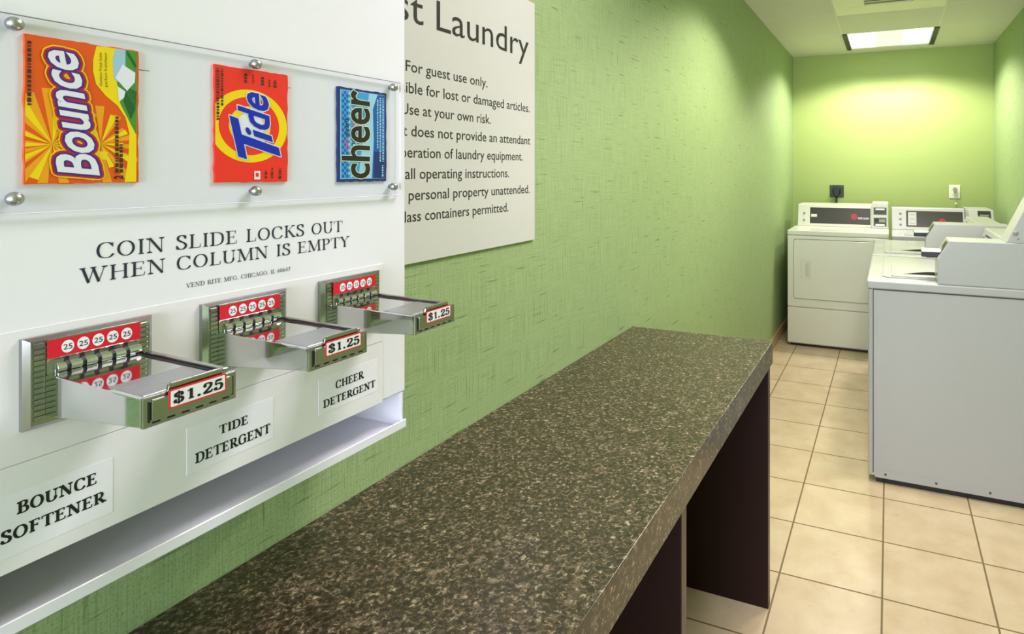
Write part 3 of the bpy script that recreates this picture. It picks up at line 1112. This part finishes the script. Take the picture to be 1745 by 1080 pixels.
for wd, mt, a, b, bl in (('color', PINK, 645, 540, 178), ('guard', CDARK, 520, 372, 178), ('protege', CDARK, 648, 458, 232), ('couleur', PINK, 442, 262, 232)):
    glyph_run(mb, capn(sans(wd, .006)), Zc(bl, a), Zc(bl, b), Zc(bl, a), Zc(bl - 46, a), mt, 6)
body = capn(sans('cheer', 0.0))
xs = [p[0] for p in body[0]]
fit = (min(xs), max(xs) - min(xs))
for halo, mat, k in ((.0012, CHALO, 7), (0, CDARK, 11)):
    glyph_run(mb, capn(sans('cheer', .018)), Zc(356, 890), Zc(356, 150), Zc(356, 890), Zc(104, 890), mat, k, fit, halo)
micro(mb, [(Y0 + W * .80, Z0 + H * .37, Z1 - H * .08, .0024), (Y0 + W * .86, Z0 + H * .22, Z1 - H * .06, .0028), (Y0 + W * .92, Z0 + H * .22, Z1 - H * .06, .0028),
           (Y0 + W * .91, Z0 + H * .05, Z0 + H * .18, .0030)], 7, CPALE, 11)
finish(mb, 'detergent_packet', 'blue detergent packet with dark lower-case lettering nearest the wall sign', 'packet')

# ------------------------------------------------------------------ wall sign
sg = MB()
SX = WL + .006
sg.box(WL + .0004, SX, .695, 1.3505, 1.2575, 1.8795, SIGNW)
c0 = on_x(901, 90, SX)


def sign_line(text, seen, left, right, base, cap, mat=INK2):
    """the run of letters in view goes from left to right; the words before it continue to the left at the same width"""
    W_ = lambda t: (lambda xs_: max(xs_) - min(xs_))([p[0] for p in sans(t)[0]])
    w = W_(text) * (right - left) / W_(seen)
    place(sg, capn(sans(text, .0 if cap > .05 else .003)), (SX + .0003, right - w, base), (0, w, 0), (0, 0, cap), mat)


for tx, sn, lf, rt, bs, cp in (
        ('Guest Laundry', 'Laundry', .9810, 1.3215, 1.7300, .0655),
        ('For guest use only.', 'For guest use only.', .8956, 1.1500, 1.6325, .0225),
        ('Not responsible for lost or damaged articles.', 'for lost or damaged articles.', .9510, 1.3262, 1.5906, .0225),
        ('Use at your own risk.', 'at your own risk.', .9420, 1.1625, 1.5487, .0225),
        ('Hotel management does not provide an attendant', 'does not provide an attendant', .9103, 1.3285, 1.5068, .0225),
        ('for the operation of laundry equipment.', 'of laundry equipment.', 1.0050, 1.2945, 1.4649, .0225),
        ('Read all operating instructions.', 'operating instructions.', .9330, 1.2358, 1.4230, .0225),
        ('Do not leave personal property unattended.', 'personal property unattended.', .9036, 1.3262, 1.3811, .0225),
        ('No glass containers permitted.', 'containers permitted.', .9480, 1.2326, 1.3392, .0225)):
    sign_line(tx, sn, lf, rt, bs, cp)
o = sg.build('wall_sign')
cc = Vector((WL, 1.0228, 1.2575))
o.data.transform(Matrix.Translation(-cc))
o.location = cc
tag(o, 'white notice board with dark lettering on the green wall behind the vending box', 'sign')

# ------------------------------------------------------------------ folding counter
ct = thing('folding_counter', 'long dark speckled folding counter on dark panel legs along the green wall', 'counter', (WL, .80, 0))
mb = MB()
CT = .868
mb.box(.0008, .512, -1.30, 1.212, CT - .072, CT, GRANITE)
mb.build('worktop', ct, bevel=.0012, seg=2)
for yy in (1.168, .283, -.60):
    mb = MB()
    mb.box(.0125, .5035, yy, yy + .028, 0, CT - .072, LEG)
    mb.box(.5035, .5055, yy - .0002, yy + .0282, 0, CT - .072, LEGEDGE)
    mb.build('panel_leg', ct)


# ------------------------------------------------------------------ washers and dryer (front = -y, origin front left foot)
def badge(mb, x, y, z, n, r, s):
    """red roundel and small white wordmark on a panel; n = panel normal lift"""
    up = Vector((0, math.sin(math.radians(s)), math.cos(math.radians(s))))
    nrm = Vector((0, -math.cos(math.radians(s)), math.sin(math.radians(s)))) * .0008
    c = Vector((x, y, z)) + nrm
    mb.add([c + Vector((r * math.cos(t), 0, 0)) + up * (r * math.sin(t)) for t in (2 * math.pi * i / 24 for i in range(24))], [tuple(range(24))], LOGO)
    c2 = c + nrm * .6
    mb.add([c2 + Vector((r * .55 * math.cos(t) * k, 0, 0)) + up * (r * .55 * math.sin(t) * k) for k in (1, .72) for t in (2 * math.pi * i / 24 for i in range(24))],
           [(i, (i + 1) % 24, 24 + (i + 1) % 24, 24 + i) for i in range(24)], PANEL)
    g = capn(sans('SPEED QUEEN', .01))
    place(mb, g, c + Vector((r * 1.25, 0, 0)) - up * (r * .75), Vector((r * 3.4, 0, 0)), up * (r * .62), PAPER)


def top_washer(W, label, loc, rz, head=False, side_lid=True, group='top-loading washers'):
    D, ZT, ZB = .72, .932, .892
    t = thing('washing_machine', label, 'washing machine', loc, rz, group)
    mb = MB()
    mb.box(.018, W - .002, .012, D, .03, ZB, APPL2)
    mb.build('cabinet', t, bevel=.004)
    mb = MB()
    mb.box(0, W, 0, .020, .028, ZB, APPL2)
    mb.build('front_panel', t, bevel=.010, seg=3)
    mb = MB()
    mb.box(.03, W - .012, .035, D - .03, 0, .03, PLASTIC)
    mb.build('plinth', t)
    mb = MB()
    mb.box(W - .0019, W + .0008, .030, D - .02, .026, .060, APPL2)
    for k in range(4):
        mb.lathe((W + .0006, .075 + k * .21, .045), (1, 0, 0), [(.0052, 0), (.0052, .0012), (.003, .0022), (.0002, .0024)], GAP, 12)
    mb.build('side_skirt', t)
    mb = MB()
    mb.box(-.002, W + .002, -.006, D, ZB, ZT, APPL2)
    mb.build('top', t, bevel=.008, seg=3)
    # lid with a finger recess
    lid = MB()
    x0, x1, y0, y1 = .09, W - .10, .06, .44
    lid.prism(rrect(x0, x1, y0, y1, .03), 'z', ZT, ZT + .006, APPL2)
    lo = lid.build('lid', t, bevel=.003, seg=2)
    r = MB()
    if side_lid:                                             # raised half of the lid with a crescent finger recess
        rl = MB()
        rl.prism(rrect(.352, x1 - .006, y0 + .04, y1 - .01, .02), 'z', ZT + .006, ZT + .011, APPL2)
        rl.build('raised_panel', lo, bevel=.003)
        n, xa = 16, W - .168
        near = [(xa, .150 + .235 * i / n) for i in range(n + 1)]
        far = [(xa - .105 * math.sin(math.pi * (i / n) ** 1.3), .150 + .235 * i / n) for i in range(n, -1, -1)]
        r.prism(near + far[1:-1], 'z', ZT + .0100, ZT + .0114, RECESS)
        r.build('finger_recess', lo)
    # console with a leaning panel
    s = 20
    c = MB()
    zt = 1.118
    cb, ctp = D - .20, D - .20 + (zt - ZT) * math.tan(math.radians(s))
    c.prism([(cb, ZT), (ctp, zt), (D, zt), (D, ZT)], 'x', 0, W - .175, APPL2)
    co = c.build('console', t, bevel=.006, seg=2)
    p = MB()
    f = lambda z, d=0.001: (cb + (z - ZT) * math.tan(math.radians(s)) - d)
    z0, z1 = .960, 1.092
    p.add([(x, f(z) - .0005 * 0, z) for x, z in ((.115, z0), (W - .19, z0), (W - .19, z1), (.115, z1))], [(0, 1, 2, 3)], PANEL)
    p.add([(x, f(z, .0016), z) for x, z in ((.13, z0 + .012), (.195, z0 + .012), (.195, z1 - .010), (.13, z1 - .010))], [(0, 1, 2, 3)], APPL2)
    for k in range(3):
        zz = z0 + .025 + k * .036
        p.add([(x, f(z, .0020), z) for x, z in ((.142, zz), (.183, zz), (.183, zz + .006), (.142, zz + .006))], [(0, 1, 2, 3)], GREY)
        zk = z0 + .018 + k * .046
        p.lathe((.070, f(zk), zk), (0, -1, .3), [(.011, 0), (.010, .004), (.0002, .005)], GREY, 14)
    badge(p, W - .345, f(1.008), 1.008, 0, .026, s)
    p.build('control_panel', co)
    # coin box on the right end
    m = MB()
    w0 = W - .172
    m.prism([(.290, ZT), (.290, 1.044), (.338, 1.128), (D, 1.128), (D, ZT)], 'x', w0, W, APPL2)
    mo = m.build('coin_box', t, bevel=.004, seg=2)
    m = MB()
    g = lambda z: .290 + (z - 1.044) * (.048 / .084) - .0012
    m.add([(x, g(z), z) for x, z in ((w0 + .058, 1.062), (W - .018, 1.062), (W - .018, 1.122), (w0 + .058, 1.122))], [(0, 1, 2, 3)], GREY)
    m.add([(x, g(z) - .001, z) for x, z in ((w0 + .062, 1.066), (W - .022, 1.066), (W - .022, 1.118), (w0 + .062, 1.118))], [(0, 1, 2, 3)], PANEL)
    m.add([(x, g(z) - .002, z) for x, z in ((w0 + .075, 1.084), (W - .035, 1.084), (W - .035, 1.090), (w0 + .075, 1.090))], [(0, 1, 2, 3)], GREY)
    m.build('coin_panel', mo)
    m = MB()
    m.box(w0 + .062, W - .045, .228, .306, 1.046, 1.068, PLASTIC)
    m.box(w0 + .058, W - .041, .226, .314, 1.068, 1.080, STEEL)
    m.build('coin_tray', mo, bevel=.002)
    MB().box(W - .0018, W + .0004, .0205, .0240, .045, ZB, GAP).box(W - .0018, W + .0006, .024, D - .004, ZB - .0035, ZB, GAP).build('side_seam', t)
    if head:
        h = MB()
        h.prism([(.555, 1.128), (.655, 1.345), (.70, 1.345), (.70, 1.128)], 'x', W - .150, W - .004, APPL2)
        ho = h.build('meter_head', t, bevel=.003)
        h = MB()
        h.lathe((W - .004, .590, 1.172), (1, 0, 0), [(.011, 0), (.011, .004), (.008, .007), (.0002, .0075)], GREY, 18)
        h.lathe((W - .004, .60, 1.146), (1, 0, 0), [(.004, 0), (.004, .001), (.0002, .0015)], GREY, 12)
        h.build('lock', ho)
    return t


PIH = -math.pi / 2
top_washer(.86, 'nearest white top-loading washer with a tall meter head, by the right wall', (-.090, 3.815, 0), PIH, head=True)
top_washer(.86, 'white top-loading washer by the right wall, second from the front', (-.090, 4.715, 0), PIH)
wb = top_washer(.737, 'white top-loading washer against the back wall beside the dryer', (.021, 5.032, 0), 0, side_lid=False)

dr = thing('clothes_dryer', 'white front-loading dryer in the back left corner under the black outlet', 'dryer', (-.774, 5.0, 0))
DW, DD = .772, .76
mb = MB()
mb.box(.003, DW - .003, .012, DD, .022, .915, APPL)
mb.build('cabinet', dr, bevel=.004)
mb = MB()
mb.box(0, DW, 0, .014, .325, .906, APPL)
mb.build('front_panel', dr, bevel=.004)
mb = MB()
mb.box(0, DW, 0, .014, .030, .319, APPL)
mb.build('lower_panel', dr, bevel=.004)
mb = MB()
mb.box(.02, DW - .02, .03, DD - .02, 0, .022, PLASTIC)
mb.build('plinth', dr)
mb = MB()
mb.box(-.001, DW + .001, -.006, DD, .910, .950, APPL)
mb.build('top', dr, bevel=.008, seg=3)
mb = MB()
mb.prism(rrect(.047, DW - .060, .392, .880, .022), 'y', -.0012, .004, GAP)
mb.prism(rrect(.051, DW - .064, .396, .876, .020), 'y', -.012, .002, APPL)
door = mb.build('door', dr, bevel=.003)
mb = MB()
mb.prism(rrect(.112, .185, .558, .702, .009), 'y', -.0130, -.011, GREY)
mb.prism(rrect(.114, .183, .560, .700, .008), 'y', -.0150, -.011, APPL)
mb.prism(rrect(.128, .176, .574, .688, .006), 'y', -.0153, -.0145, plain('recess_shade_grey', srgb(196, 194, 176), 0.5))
mb.prism(rrect(.128, .142, .574, .688, .004), 'y', -.0157, -.0150, APPL)
mb.build('door_handle', door)
# console
s = 12
tn = math.tan(math.radians(s))
cb = .42
mb = MB()
mb.prism([(cb, .950), (cb + .19 * tn, 1.140), (DD, 1.140), (DD, .950)], 'x', .022, .640, APPL)
con = mb.build('console', dr, bevel=.006)
f = lambda z, d=.001: cb + (z - .950) * tn - d
mb = MB()
mb.add([(x, f(z), z) for x, z in ((.128, .975), (.628, .975), (.628, 1.112), (.128, 1.112))], [(0, 1, 2, 3)], PANEL)
mb.add([(x, f(z, .0016), z) for x, z in ((.137, 1.030), (.187, 1.030), (.187, 1.055), (.137, 1.055))], [(0, 1, 2, 3)], APPL)
badge(mb, .495, f(1.040), 1.040, 0, .026, s)
for zk in (1.002, 1.062):
    mb.lathe((.078, f(zk), zk), (0, -1, .2), [(.011, 0), (.010, .004), (.0002, .005)], GREY, 14)
mb.build('control_panel', con)
mb = MB()
mb.box(.640, .768, cb - .03, DD, .950, 1.162, APPL)
cbx = mb.build('coin_box', dr, bevel=.004)
yb = cb - .03
for z0, z1, sl in ((1.064, 1.128, 1.112), (.968, 1.042, .980)):
    mb = MB()
    mb.box(.652, .756, yb - .004, yb, z0, z1, GREY)
    mb.box(.657, .751, yb - .005, yb - .004, z0 + .005, z1 - .005, PANEL)
    mb.box(.668, .740, yb - .008, yb - .005, sl - .006, sl + .008, PAPER)
    if z0 < 1:
        mb.box(.664, .690, yb - .007, yb - .005, 1.004, 1.032, SLOT)
        mb.box(.696, .745, yb - .007, yb - .005, 1.004, 1.030, GREY)
    mb.build('coin_panel', cbx)

# ------------------------------------------------------------------ outlets and plugs on the back wall
ot = thing('power_outlet', 'black square power outlet on the back wall above the dryer', 'outlet', (-.462, YB, 1.241))
mb = MB()
mb.box(-.064, .064, -.006, 0, -.058, .058, plain('dark_outlet_plate', srgb(46, 58, 52), 0.45))
mb.build('cover_plate', ot, bevel=.003)
mb = MB()
mb.lathe((0, -.006, 0), (0, -1, 0), [(.040, 0), (.040, .006), (.036, .008)], PLASTIC, 24)
mb.build('socket', ot)
mb = MB()
for a in (-.045, .045):
    mb = MB()
    mb.lathe((a, -.006, .045), (0, -1, 0), [(.004, 0), (.003, .0015), (.0002, .002)], GREY, 10)
    mb.build('screw', ot)
DLOC = Vector((-.462 + .774, YB - .0142 - 5.0, 1.241))
mb = MB()
mb.prism([(-.034, .032), (.034, .032), (.030, -.010), (.013, -.052), (-.013, -.052), (-.030, -.010)], 'y', -.036, 0, PLASTIC)
plug = mb
mb = MB()
mb.tube([(0, -.018, -.050), (-.001, -.020, -.09), (-.003, -.030, -.14), (-.004, -.030, -.22), (-.004, -.020, -.32), (.0, -.015, -.50)], .0095, PLASTIC, 12)
pc = mb.build('power_cord', dr, loc=DLOC)
plug.build('plug', pc, bevel=.005)

ot = thing('power_outlet', 'white duplex power outlet on the back wall above the washer', 'outlet', (.541, YB, 1.249))
mb = MB()
mb.box(-.045, .045, -.006, 0, -.060, .060, plain('white_outlet_plate', srgb(232, 232, 218), 0.4))
mb.build('cover_plate', ot, bevel=.003)
mb = MB()
for zz in (-.024, .024):
    mb.prism(rrect(-.018, .018, zz - .017, zz + .017, .008), 'y', -.008, -.006, plain('outlet_face', srgb(214, 214, 200), 0.4) if zz < 0 else bpy.data.materials['outlet_face'])
mb.build('socket', ot)
DLOC = Vector((.541 - .021, YB - .0082 - 5.032, 1.273))
mb = MB()
mb.prism([(-.013, .014), (.013, .014), (.013, -.010), (.006, -.024), (-.006, -.024), (-.013, -.010)], 'y', -.028, 0, GREY)
plug = mb
mb = MB()
mb.tube([(0, -.014, -.022), (.001, -.018, -.06), (.004, -.022, -.10), (.008, -.030, -.135), (.010, -.024, -.20), (.006, -.016, -.40)], .0042, GREY, 10)
pc = mb.build('power_cord', wb, loc=DLOC)
plug.build('plug', pc, bevel=.003)
mb = MB()
mb.lathe((.006, -.024, -.118), (.2, 0, -1), [(.006, 0), (.009, .006), (.009, .022), (.006, .028)], plain('cord_tag_white', srgb(232, 232, 214), 0.5), 12)
mb.build('cord_clip', pc)
